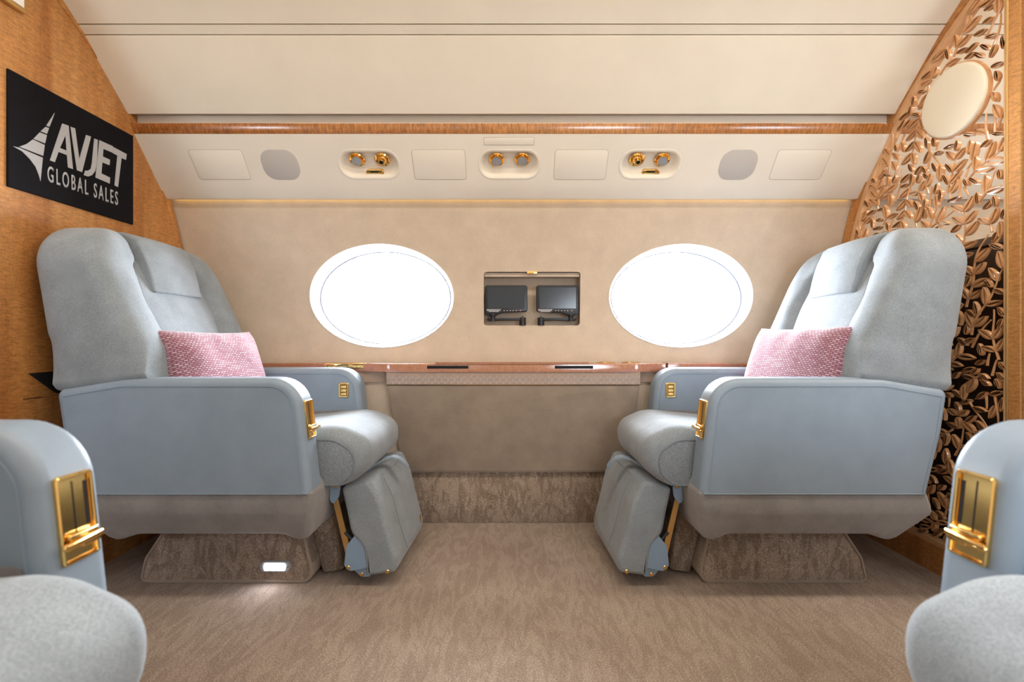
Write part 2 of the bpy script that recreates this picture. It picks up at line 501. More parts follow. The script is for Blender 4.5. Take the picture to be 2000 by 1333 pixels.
def flat_on_valance(name, cx, cy, w, h, r, mat, label, cat, group, outline_only=False, th=.0012):
    a, s_ = v_from_px(cx, cy)
    bm = bmesh.new()
    pts = rpoly([(-w/2,-h/2),(w/2,-h/2),(w/2,h/2),(-w/2,h/2)], r, 8)
    def f(x, y, d): return ES*y+Vector((x, 0, 0))+EN*d
    if outline_only:
        q = inset(pts, .0016) if area2(pts) > 0 else pts
        rprism(bm, inset(pts, .0014), 0, th, 0, .0006, f, nr=2)
    else: rprism(bm, pts, -.0005, th, 0, .0008, f, nr=2)
    o = finish(name, bm, mat, angle=25); o.location = VP(a, s_, 0); tag(o, label, cat, group)
    if outline_only:
        bm = bmesh.new(); rprism(bm, pts, 0, .0004, 0, 0, f); finish('edge_line', bm, 'groove', o, smooth=False)
    return o
for cx, lb in ((430, 'faint cream hatch in the sloping panel above the left seat, beside the wooden bulkhead'),
               (858, 'blank cream hatch between the left and middle lamp recesses'),
               (1134, 'blank cream hatch between the middle and right lamp recesses'),
               (1562, 'faint cream hatch in the sloping panel near the carved screen')):
    flat_on_valance('oxygen_hatch', cx, 322.5, .197, .110, .012, 'cream', lb, 'access hatch', 'cream access hatches', True)
for cx, lb in ((548, 'grey rounded speaker grille nearest the wooden bulkhead'), (1441, 'grey rounded speaker grille nearest the carved screen')):
    flat_on_valance('speaker_grille', cx, 322.5, .137, .110, .044, 'grille', lb, 'speaker', 'grey speaker grilles')
flat_on_valance('placard', 994, 276, .182, .028, .004, 'cream', 'small blank cream rectangular plate under the wood rail, centre', 'placard', None, True)

# warm cove strip between panel and wall
bm = bmesh.new(); box(bm, -1.33, 1.33, 1.786, 1.796, 1.302, 1.310)
tag(finish('cove_light_strip', bm, 'cove', smooth=False), 'warm glowing light strip tucked behind the bottom edge of the cream service panel', 'light strip')

# ------------------------------------------------------------------ lower side wall
bm = bmesh.new()
rprism(bm, rpoly([(1.853,0),(1.858,.205),(1.90,.205),(1.90,0)], .004, 2), -XE, XE, 0, 0, lambda a, b, d: (d, a, b))
struct(finish('baseboard_back', bm, 'carpet_r'))
struct(xprism('trim_lower_wall', [(1.856,.2055),(1.838,.60),(1.899,.60),(1.899,.2055)], -XE, XE, 'suede'))

cons = thing('side_ledge', 'long polished wooden side ledge with patterned band and taupe pocket front under the windows', 'side ledge', (0, 1.85, .21))
def cw(a, b, d): return (d, a-1.85, b-.21)
def part_x(name, pts, x0, x1, mat, r=.002):
    bm = bmesh.new(); rprism(bm, pts, x0, x1, r, r, cw, nr=2); return finish(name, bm, mat, cons)
lt = .6515
bm = bmesh.new()
# ledge top seen from above: narrow at the ends, bulging forward in the middle
outl = [(-1.345,1.885),(-1.345,1.825),(-.62,1.825),(-.56,1.815),(-.50,1.79),(-.46,1.787),(.46,1.787),(.50,1.79),(.56,1.815),(.62,1.825),(1.345,1.825),(1.345,1.885)]
rprism(bm, outl, .618, lt, .0, .004, lambda a, b, d: (a, b-1.85, d-.21), nr=3)
finish('ledge_top', bm, 'ledge', cons)
bm = bmesh.new(); box(bm, -.30, .30, 1.7835, 1.800, lt-.002, lt+.006, 0, lambda a, b, d: (a, b-1.85, d-.21))
finish('table_lid', bm, 'ledge', cons)
for x0, x1, nm in ((-.333,-.171,'slot'), (.168,.318,'slot')):
    bm = bmesh.new(); box(bm, x0, x1, 1.7862, 1.79, lt-.020, lt-.0085, 0, lambda a, b, d: (a, b-1.85, d-.21)); finish(nm, bm, 'dark', cons, smooth=False)
part_x('patterned_band', [(1.794,.569),(1.791,.618),(1.835,.618),(1.835,.569)], -.495, .505, 'band')
part_x('side_band', [(1.829,.575),(1.829,.618),(1.836,.618),(1.836,.575)], -1.345, -.495, 'band')
part_x('side_band', [(1.829,.575),(1.829,.618),(1.836,.618),(1.836,.575)], .505, 1.345, 'band')
bm = bmesh.new()
def hexring(cx, cz, rx, rz, y):
    n = 6; o_ = []; i_ = []
    for k in range(n):
        t = pi/3*k+pi/6
        o_.append((cx+rx*cos(t), cz+rz*sin(t))); i_.append((cx+(rx-.0021)*cos(t), cz+(rz-.0021)*sin(t)))
    vo = [bm.verts.new((x, y-1.85, z-.21)) for x, z in o_]; vi = [bm.verts.new((x, y-1.85-.0006, z-.21)) for x, z in i_]
    wo = [bm.verts.new((x, y-1.85+.004, z-.21)) for x, z in o_]
    for k in range(n):
        bm.faces.new((vo[k-1], vo[k], vi[k], vi[k-1])); bm.faces.new((wo[k-1], wo[k], vo[k], vo[k-1]))
dx = .0255
for row in range(4):
    zc = .574+row*.0135
    k = -19
    while True:
        x = (k+(.5 if row % 2 else 0))*dx+.005; k += 1
        if x < -.480: continue
        if x > .492: break
        if zc > .612: continue
        hexring(x, zc, dx*.56, .0092, 1.7915+(.618-zc)*.05)
finish('inlay_pattern', bm, 'inlay', cons, smooth=False)
part_x('gold_bead', [(1.7935,.566),(1.7915,.569),(1.835,.569),(1.835,.566)], -.495, .507, 'gold_s', .0005)
# taupe pocket front (trapezoid)
bm = bmesh.new()
rprism(bm, rpoly([(-.495,.565),(-.478,.45),(-.44,.213),(.452,.213),(.49,.45),(.505,.565)], [.006,.15,.012,.012,.15,.006], 5), 1.0, 0, 0, .15,
       lambda a, b, d: (a, (1.838-.042*((b-.213)/.352))*(1-d)+(1.854-.018*((b-.213)/.352))*d-1.85, b-.21), nr=3, insf=lambda p, i: inset(p, i*.03))
finish('pocket_front', bm, 'suede_d', cons)
# gold cup holder rim and control panel lie in the ledge
cp = thing('seat_control_panel', 'small gold button panel let into the wooden ledge beside the left seat', 'control panel', (-.655, 1.8243, .6405))
def cpf(a, b, d): return (a, -d, b)
bm = bmesh.new(); rprism(bm, capsule(0, 0, .195, .022, 6), 0, .003, 0, .001, cpf, nr=2)
finish('plate', bm, 'gold', cp)
for k in range(2):
    bm = bmesh.new(); box(bm, -.080+k*.018, -.070+k*.018, -.006, -.001, .0028, .0042, 0, cpf); finish('button', bm, 'gold_s', cp, smooth=False)
for k in range(4):
    bm = bmesh.new(); box(bm, .022+k*.015, .031+k*.015, -.006, .000, .0028, .0042, 0, cpf); finish('button', bm, 'gold_s', cp, smooth=False)
for x0, x1, y0, y1 in ((-.045,.0,-.007,-.003),(-.045,.0,.001,.005),(.018,.080,.003,.006),(-.085,-.055,.002,.005)):
    bm = bmesh.new(); box(bm, x0, x1, y0, y1, .0028, .0034, 0, cpf); finish('display', bm, 'dark', cp, smooth=False)
cup = thing('cup_holder', 'thin gold cup holder rim set in the ledge left of the right seat', 'cup holder', (.43, 1.842, lt))
for x in (-.05, .05):
    bm = bmesh.new(); lathe(bm, [(.036,.0003),(.037,.002),(.034,.003),(.031,.002),(.031,.0003)], (x, 0, 0), (0,0,1), 36); finish('rim', bm, 'gold', cup)
# ledge joints
for x in (.495, .62):
    bm = bmesh.new(); box(bm, x-.0008, x+.0008, 1.815, 1.885, .60, lt+.0006, 0, lambda a, b, d: (a, b-1.85, d-.21)); finish('joint', bm, 'dark', cons, smooth=False)

# ------------------------------------------------------------------ screen niche and the two screens
niche = bpy.data.objects.new('trim_niche', None); C.objects.link(niche); niche.location = (.083, 1.93, .805); struct(niche)
bm = bmesh.new()
N_ = rpoly([(-.1174,.805),(.284,.805),(.284,1.027),(-.1174,1.027)], .012, 4)
if area2(N_) < 0: N_ = N_[::-1]
O_ = inset(N_, -.004)
lp = []
for pts, y in ((N_, None), (N_, 1.965), (O_, 1.969)):
    lp.append([bm.verts.new((a-.083, (y if y else hullY(b)+.0015)-1.93, b-.805)) for a, b in pts])
n = len(N_)
for k in range(n): bm.faces.new((lp[0][k-1], lp[0][k], lp[1][k], lp[1][k-1]))
bm.faces.new(lp[1])
finish('liner', bm, 'suede', niche, angle=40)
bm = bmesh.new(); box(bm, -.1160-.083, .2826-.083, -.026, -.010, 1.0085-.805, 1.0262-.805, .002)
finish('flap', bm, 'suede', niche)
bm = bmesh.new(); box(bm, -.022+.0, .022, -.047, -.024, .2135, .2235, .002); finish('latch', bm, 'gold', niche)

def monitor(cx, mirror, label, tilt):
    root = thing('folding_screen', label, 'screen', (cx, 1.915, .8055), 'folding screens in the wall niche')
    s = -1 if mirror else 1
    def f(x, y, d): 
        v = Vector((s*x, d, y)); 
        return v
    w, h, z0 = .178, .118, .050
    bm = bmesh.new()
    pts = [(-w/2,z0+.0),(-w/2,z0+h),(w/2,z0+h),(w/2,z0+.006),(-w/2+.075,z0+.004),(-w/2+.052,z0-.006)]
    pts = [(-w/2,z0-.006),(-w/2+.052,z0-.006),(-w/2+.075,z0+.004),(w/2,z0+.006),(w/2,z0+h),(-w/2,z0+h)]
    rprism(bm, rpoly(pts, [.008,.006,.006,.010,.010,.010], 4), -.012, .010, .003, .004, f, nr=3)
    body = finish('casing', bm, 'black', root)
    bm = bmesh.new(); rprism(bm, rpoly([(-w/2+.012,z0+.020),(w/2-.012,z0+.020),(w/2-.012,z0+h-.009),(-w/2+.012,z0+h-.009)], .002, 2), -.0128, -.011, .0004, 0, f, nr=1)
    sc = finish('display', bm, 'screen', root)
    bm = bmesh.new()
    xs = -w/2 if not mirror else -(-w/2)
    # tiny print at the left-hand lower corner and the row of buttons beside it
    def g(x, y, d): return Vector((x, d, y))
    for r_, (a, b_) in enumerate(((-.082,-.022),(-.080,-.024),(-.072,-.030))):
        x = a
        while x < b_:
            l = random.uniform(.0025, .007); box(bm, x, min(x+l, b_), z0+.0145-r_*.0042, z0+.0172-r_*.0042, -.0126, -.0118, 0, g); x += l+.0010
    finish('fine_print', bm, 'mark', body, smooth=False)
    for k, x in enumerate((-.008, .004, .017, .029, .042, .052, .060)):
        bm = bmesh.new(); lathe(bm, [(.0022,0),(.0018,.0006),(0,.0007)], (x, -.0120, z0+.0115), (0,-1,0), 10)
        finish('button', bm, 'red' if k == 5 else 'mark', body)
    # arm
    bm = bmesh.new()
    lathe(bm, [(.0,-.012),(.015,-.012),(.015,-.002),(.010,0),(.010,.008),(.016,.010),(.016,.016),(0,.016)], (s*(-w/2+.033), 0, .030), (0,0,1), 20)
    finish('swivel', bm, 'black', root)
    bm = bmesh.new()
    rprism(bm, capsule(-.004, .0, .150, .018, 6), .020, .031, .002, .002, lambda x, y, d: Vector((s*x, y, d)), nr=2)
    finish('arm', bm, 'black', root)
    bm = bmesh.new(); lathe(bm, [(.0,0),(.014,0),(.014,.030),(.013,.033),(.004,.034),(.004,.038),(0,.038)], (s*(w/2-.020), 0, 0), (0,0,1), 20)
    finish('arm_post', bm, 'black', root)
monitor(-.0245, False, 'folded black screen on the left in the wall niche, dark grey glass', 0)
monitor(.1905, True, 'folded black screen on the right in the wall niche, lighter reflection on its glass', 0)

# ------------------------------------------------------------------ left wooden bulkhead
def bulk_outline(Y0, off=-.004, zfloor=0):
    pts = [(Y0, zfloor), (1.85, zfloor), (1.885, .62)]
    for k in range(0, 41):
        z = .65+(1.90-.65)*k/40; y = hullY(z, 1, R+off)
        if y <= Y0: break
        pts.append((y, z))
    zt = CZ+sqrt((R+off)**2-(Y0-CY)**2); pts.append((Y0, zt)); return pts
LB = bulk_outline(1.13)
bm = bmesh.new(); rprism(bm, LB, -XL-.04, -XL, 0, 0, lambda a, b, d: (d, a, b))
wl = struct(finish('wall_left', bm, 'wood', smooth=False))
bm = bmesh.new(); rprism(bm, [(1.6-y, z) for y, z in bulk_outline(1.24)], -XL-.04, -XL, 0, 0, lambda a, b, d: (d, a, b))
struct(finish('wall_left_front', bm, 'wood', smooth=False))
# wooden edging that follows the curve of the lining
prof = [(y, z) for y, z in bulk_outline(1.13) if z > .66]
def edging(name, xa, xb, r_in, w, mat, z0=.66, y0=1.13, parent=None):
    bm = bmesh.new(); inner = []; outer = []
    rr = R+r_in
    for k in range(61):
        z = z0+(CZ+sqrt(rr*rr-(y0-CY)**2)-z0)*k/60
        d = Vector((sqrt(rr*rr-(z-CZ)**2), z-CZ)).normalized()
        outer.append((CY+d.x*rr, CZ+d.y*rr)); inner.append((CY+d.x*(rr-w), CZ+d.y*(rr-w)))
    rprism(bm, outer+inner[::-1], xa, xb, 0, .003, lambda a, b, d: (d, a, b), nr=2)
    return finish(name, bm, mat, parent)
struct(edging('trim_left_edge', -XL, -XL+.005, -.004, .030, 'wood'))
bm = bmesh.new()
T3 = [(1.2715,.6495),(1.42,.652),(1.42,.56),(1.345,.588)]
rprism(bm, T3, -XL-.001, -XL+.0015, 0, 0, lambda a, b, d: (d, a, b)); finish('painted_dark', bm, 'dark', wl, smooth=False)  # flat black patch, painted for the shade inside an opening
bm = bmesh.new(); box(bm, 1.258, 1.310, .5785, .5800, -XL-.001, -XL+.001, 0, lambda a, b, d: (d, a, b)); finish('slot', bm, 'dark', wl, smooth=False)

# company board
def S(cx, cy, x=-XL+.0065):
    px, py = cx/2.898, cy/2.898; Y = -x*F/(1000-px); return (Y, H+(666.5-py)*Y/F)
board = thing('company_sign', 'black board with silver sail logo and lettering on the wooden bulkhead', 'sign', (-XL, 1.4165, .5705+.585-.01))
BO = Vector((-XL, 1.4165, 1.1455))
def bl(a, b, d): return (d, a-BO.y, b-BO.z)
bm = bmesh.new(); rprism(bm, [(1.216,1.1535),(1.6175,1.1535),(1.6175,1.468),(1.216,1.468)], 0, .006, 0, .0008, bl, nr=1)
finish('board', bm, 'board', board)
def poly_on_board(name, polys):
    bm = bmesh.new()
    for pl in polys: rprism(bm, [S(*p) for p in pl], .006, .0075, 0, 0, bl)
    return finish(name, bm, 'letters', board, smooth=False)
poly_on_board('sail_logo', [
    [(308,640),(262,712),(279,718),(294,680)], [(257,719),(276,725),(265,758),(229,744)],
    [(224,750),(264,765),(254,812),(189,786)], [(185,790),(252,821),(243,883),(108,831),(150,816)],
    [(72,828),(106,836),(241,893),(228,1025),(218,990),(200,945),(165,898),(125,858)]])
poly_on_board('lettering', [
    [(352,700),(370,765),(338,838),(376,853),(379,879),(330,860),(309,919),(282,908)],
    [(352,700),(387,712),(412,958),(384,948),(370,765)],
    [(399,718),(424,727),(448,905),(487,764),(514,774),(463,975),(435,964)],
    [(533,785),(552,792),(547,925),(538,968),(520,992),(498,1000),(474,992),(482,966),(498,967),(513,957),(520,925)],
    [(562,794),(639,829),(638,866),(584,843),(581,886),(622,905),(619,936),(578,920),(573,982),(622,1006),(620,1040),(540,1006)],
    [(641,833),(716,873),(712,906),(687,894),(667,1060),(648,1050),(664,881),(639,868)]])
def text_mesh(body, y0, y1, z0, z1, off=.0):
    cu = bpy.data.curves.new('text', 'FONT'); cu.body = body; cu.size = 1; cu.extrude = 0; cu.offset = off; cu.space_character = 1.4
    cu.resolution_u = 4
    to = bpy.data.objects.new('text', cu); C.objects.link(to); bpy.context.view_layer.update()
    me = bpy.data.meshes.new_from_object(to.evaluated_get(bpy.context.evaluated_depsgraph_get()))
    bpy.data.objects.remove(to, do_unlink=True)
    xs = [v.co.x for v in me.vertices]; ys = [v.co.y for v in me.vertices]
    ax, bx, ay, by = min(xs), max(xs), min(ys), max(ys)
    for v in me.vertices:
        a = y0+(v.co.x-ax)/(bx-ax)*(y1-y0); b = z0+(v.co.y-ay)/(by-ay)*(z1-z0)
        v.co = Vector(bl(a, b, .0068))
    me.materials.append(M['letters']); o = bpy.data.objects.new('lettering', me); C.objects.link(o); o.parent = board
    md = o.modifiers.new('s', 'SOLIDIFY'); md.thickness = .0012; md.offset = 0
    return o
ya = S(268, 1000)[0]; yb = S(667, 1100)[0]; zb = S(280, 1032)[1]; zt = S(290, 944)[1]
text_mesh('GLOBAL SALES', ya, yb, zb, zt, .010)

# lit exit sign at the top of the bulkhead (only its lower corner is in view)
ex = thing('exit_sign', 'gold framed white sign with red print high on the wooden bulkhead', 'sign', (-XL, 1.19, 1.66))
def xl(a, b, d): return (d, a-1.19, b-1.66)
bm = bmesh.new(); rprism(bm, rpoly([(1.135,1.640),(1.256,1.640),(1.256,1.78),(1.135,1.78)], .006, 3), 0, .014, 0, .003, xl, nr=2); finish('frame', bm, 'gold_s', ex)
bm = bmesh.new(); rprism(bm, [(1.145,1.652),(1.247,1.652),(1.247,1.77),(1.145,1.77)], .010, .0150, 0, 0, xl); finish('face', bm, 'white', ex, smooth=False)
bm = bmesh.new()
for a, b_ in ((1.150,1.158),(1.178,1.186),(1.206,1.214),(1.232,1.240)): rprism(bm, [(a,1.672),(b_,1.672),(b_,1.75),(a,1.75)], .0150, .0157, 0, 0, xl)
finish('red_print', bm, 'red', ex, smooth=False)

# ------------------------------------------------------------------ right: carved leaf screen in a wooden frame
scr = thing('carved_screen', 'carved wooden leaf lattice partition with an oval cream medallion, behind one seat', 'partition', (XL, 1.5, 0))
def sl(a, b, d): return (d, a-1.5, b)
Y0 = 1.2075
def arc_pts(off, y0, z0=.66, n=60):
    rr = R+off; out = []
    zt = CZ+sqrt(rr*rr-(y0-CY)**2)
    for k in range(n+1):
        z = z0+(zt-z0)*k/n; out.append((CY+sqrt(rr*rr-(z-CZ)**2), z))
    return out
A_out = arc_pts(-.004, Y0); A_mid = arc_pts(-.040, Y0+.030); A_in = arc_pts(-.058, Y0+.044)
def closed_ring(out_, in_): return out_, in_
OUT = [(Y0, 0), (1.85, 0), (1.885, .62)]+A_out
MID = [(Y0+.030, .09), (1.815, .09), (1.843, .62)]+A_mid
INN = [(Y0+.046, .102), (1.803, .102), (1.828, .62)]+A_in
def frame_between(name, A, B, x0, x1, mat, r=.003):
    bm = bmesh.new(); n = len(A)
    def lp(q, x): return [bm.verts.new(sl(a, b, x)) for a, b in q]
    a0, a1, b0, b1 = lp(A, x0), lp(A, x1), lp(B, x0), lp(B, x1)
    for k in range(n):
        j = k-1
        for p, q in ((a0, a1), (a1, b1), (b1, b0), (b0, a0)):
            bm.faces.new((p[j], p[k], q[k], q[j]))
    return finish(name, bm, mat, scr, angle=30)
def resample(p, n=200):
    L = [0]; q = p+[p[0]]
    for i in range(len(p)): L.append(L[-1]+(Vector(q[i+1])-Vector(q[i])).length)
    return q, L
frame_between('frame', OUT, MID, -.004, .045, 'wood')
frame_between('inner_rim', MID, INN, .001, .035, 'carved_rim')
# half-round polished edge on the aisle side of the frame
bm = bmesh.new(); tube(bm, [sl(Y0+.031, .02, -.003), sl(Y0+.031, 1.86, -.003)], .0035, 8); finish('bead', bm, 'gold_s', scr)
bm = bmesh.new(); box(bm, .004, .045, Y0-1.5-.012, Y0-1.5-.001, 0, 1.86); finish('end_panel', bm, 'sage', scr, smooth=False)

# medallion outline, read off the photograph and laid in the screen's plane
MC = []
for k in range(64):
    t = 2*pi*k/64; yy = 75.5*sin(t); xx = 63.5*(.44*sin(t)+sqrt(1-.44**2)*cos(t))
    px, py = 1862.5+xx, 195.5-yy; Y = (XL-.012)*F/(px-1000); MC.append((Y, H+(666.5-py)*Y/F))
if area2(MC) < 0: MC = MC[::-1]
bm = bmesh.new(); rprism(bm, MC, -.002, -.015, 0, .008, sl, nr=5, rings=2); finish('medallion', bm, 'medallion', scr)
bm = bmesh.new(); rprism(bm, inset(MC, -.004), .004, -.006, 0, .002, sl, nr=2, rings=2); finish('medallion_rim', bm, 'carved', scr)

def in_region(y, z, m_=.0):
    if y < Y0+.046+m_ or z < .104+m_: return False
    if z > .64: return (y-CY)**2+(z-CZ)**2 < (R-.058-m_)**2
    return y < 1.803+.025*(z-.1)/.52-m_
mcx = sum(p[0] for p in MC)/64; mcz = sum(p[1] for p in MC)/64
def in_med(y, z, s=1.1):
    n = len(MC); c = False; q = [(mcx+(a-mcx)*s, mcz+(b-mcz)*s) for a, b in MC]; j = n-1
    for i in range(n):
        if (q[i][1] > z) != (q[j][1] > z) and y < (q[j][0]-q[i][0])*(z-q[i][1])/(q[j][1]-q[i][1])+q[i][0]: c = not c
        j = i
    return c
cells = {}
CS = .016
def near(y, z, d, own):
    i, j = int(y//CS), int(z//CS)
    for a in (-1, 0, 1):
        for b in (-1, 0, 1):
            for (p, q, o_) in cells.get((i+a, j+b), ()):
                if o_ != own and (p-y)**2+(q-z)**2 < d*d: return True
    return False
def put(y, z, o_): cells.setdefault((int(y//CS), int(z//CS)), []).append((y, z, o_))
leaf_bm = bmesh.new(); stem_bm = leaf_bm; n_leaf = 0; lid = 0
def leaf(by, bz, ang, L, W, own, force=False, base_skip=1):
    global n_leaf, lid
    ux, uz = cos(ang), sin(ang)
    samp = [(by+ux*L*t, bz+uz*L*t) for t in (.3, .5, .7, .95)]+[(by+ux*L*.5-uz*W*.4*s, bz+uz*L*.5+ux*W*.4*s) for s in (1, -1)]
    for (y, z) in samp:
        if not in_region(y, z, -.004) or in_med(y, z, 1.06): return False
    for (y, z) in samp[base_skip-1:]:
        if near(y, z, .0088, own): return False
    lid += 1
    for (y, z) in samp: put(y, z, 'l%d' % lid)
    bend = random.uniform(-.12, .12)
    for s in (1, -1):
        pts = []
        N = 9
        for k in range(N+1):
            t = k/N; h = W/2*sin(pi*t**.85)**.8 if 0 < t < 1 else 0
            pts.append((L*t, s*(h+.0004)))
        for k in range(N-1, 0, -1):
            t = k/N; pts.append((L*t, s*(.0009+.0020*sin(pi*t))))
        def f(a, b, d):
            b = b+bend*L*(a/L)**2
            return sl(by+ux*a-uz*b, bz+uz*a+ux*b, d)
        rprism(leaf_bm, pts, .012, .001, 0, .0013, f, nr=2)
    n_leaf += 1
    return True
def flower(y, z):
    for (a, b) in [(y+.02*cos(t), z+.02*sin(t)) for t in (0, 1, 2, 3, 4, 5)]:
        if not in_region(a, b) or in_med(a, b, 1.1) or near(a, b, .012, 'x'): return
    a0 = random.random()
    for k in range(6):
        leaf(y+.003*cos(a0+k*pi/3), z+.003*sin(a0+k*pi/3), a0+k*pi/3, .034, .017, 'f', base_skip=3)
    put(y, z, 'fl')
for _ in range(26):
    y, z = random.uniform(1.26, 1.8), random.uniform(.12, 1.8)
    if in_region(y, z, .03): flower(y, z)
def vine(y, z, a, n, sid, w=.0036):
    pts = [(y, z)]; curv = random.uniform(-1.2, 1.2); ph = random.uniform(0, 6)
    for i in range(n):
        a += .10*sin(i*.45+ph)+curv*.02
        ny, nz = y+cos(a)*.012, z+sin(a)*.012
        if not in_region(ny, nz, .0) or in_med(ny, nz, 1.05) or near(ny, nz, .007, sid): break
        y, z = ny, nz; pts.append((y, z)); put(y, z, sid)
        if i % 3 == 1:
            for s in (1, -1):
                L = random.uniform(.040, .054)
                leaf(y, z, a+s*random.uniform(.65, .85), L, L*random.uniform(.34, .42), sid)
    if len(pts) > 2:
        tube(stem_bm, [sl(p, q, .005) for p, q in pts], [w*(1-.5*i/len(pts)) for i in range(len(pts))], 6)
for k in range(520):
    y, z = random.uniform(1.25, 1.83), random.uniform(.10, 1.86)
    if k < 30: z = .12+.058*k; y = 1.27+(k*.377 % 1)*.5
    if not in_region(y, z, .0) or in_med(y, z) or near(y, z, .012, 'q'): continue
    a = random.uniform(pi*.35, pi*.8)+(pi if random.random() < .3 else 0)
    vine(y, z, a, random.randint(40, 90) if k < 60 else random.randint(8, 36), 'v%d' % k)
for _ in range(9000):
    y, z = random.uniform(1.25, 1.83), random.uniform(.10, 1.86)
    if in_region(y, z, -.004): leaf(y, z, random.uniform(0, 2*pi), random.uniform(.028, .042), random.uniform(.012, .016), 'z')
finish('leaf_lattice', leaf_bm, 'carved', scr, angle=40)

# mirrored partition on the camera side of the aisle (plain wood)
bm = bmesh.new(); rprism(bm, [(1.6-y, z) for y, z in bulk_outline(1.24)], XL, XL+.04, 0, 0, lambda a, b, d: (d, a, b))
struct(finish('wall_right_front', bm, 'wood', smooth=False))
# dark cabinet beyond the screen
cab = thing('dark_cabinet', 'dark wooden cabinet with grey top, seen through the carved leaf screen', 'cabinet', (1.75, 1.5, 0))
bm = bmesh.new(); box(bm, -.30, .55, -.26, .32, 0, 1.03, .004); finish('body', bm, 'darkwood', cab)
bm = bmesh.new(); box(bm, -.31, .56, -.27, .32, 1.03, 1.055, .004); finish('cabinet_top', bm, 'greytop', cab)

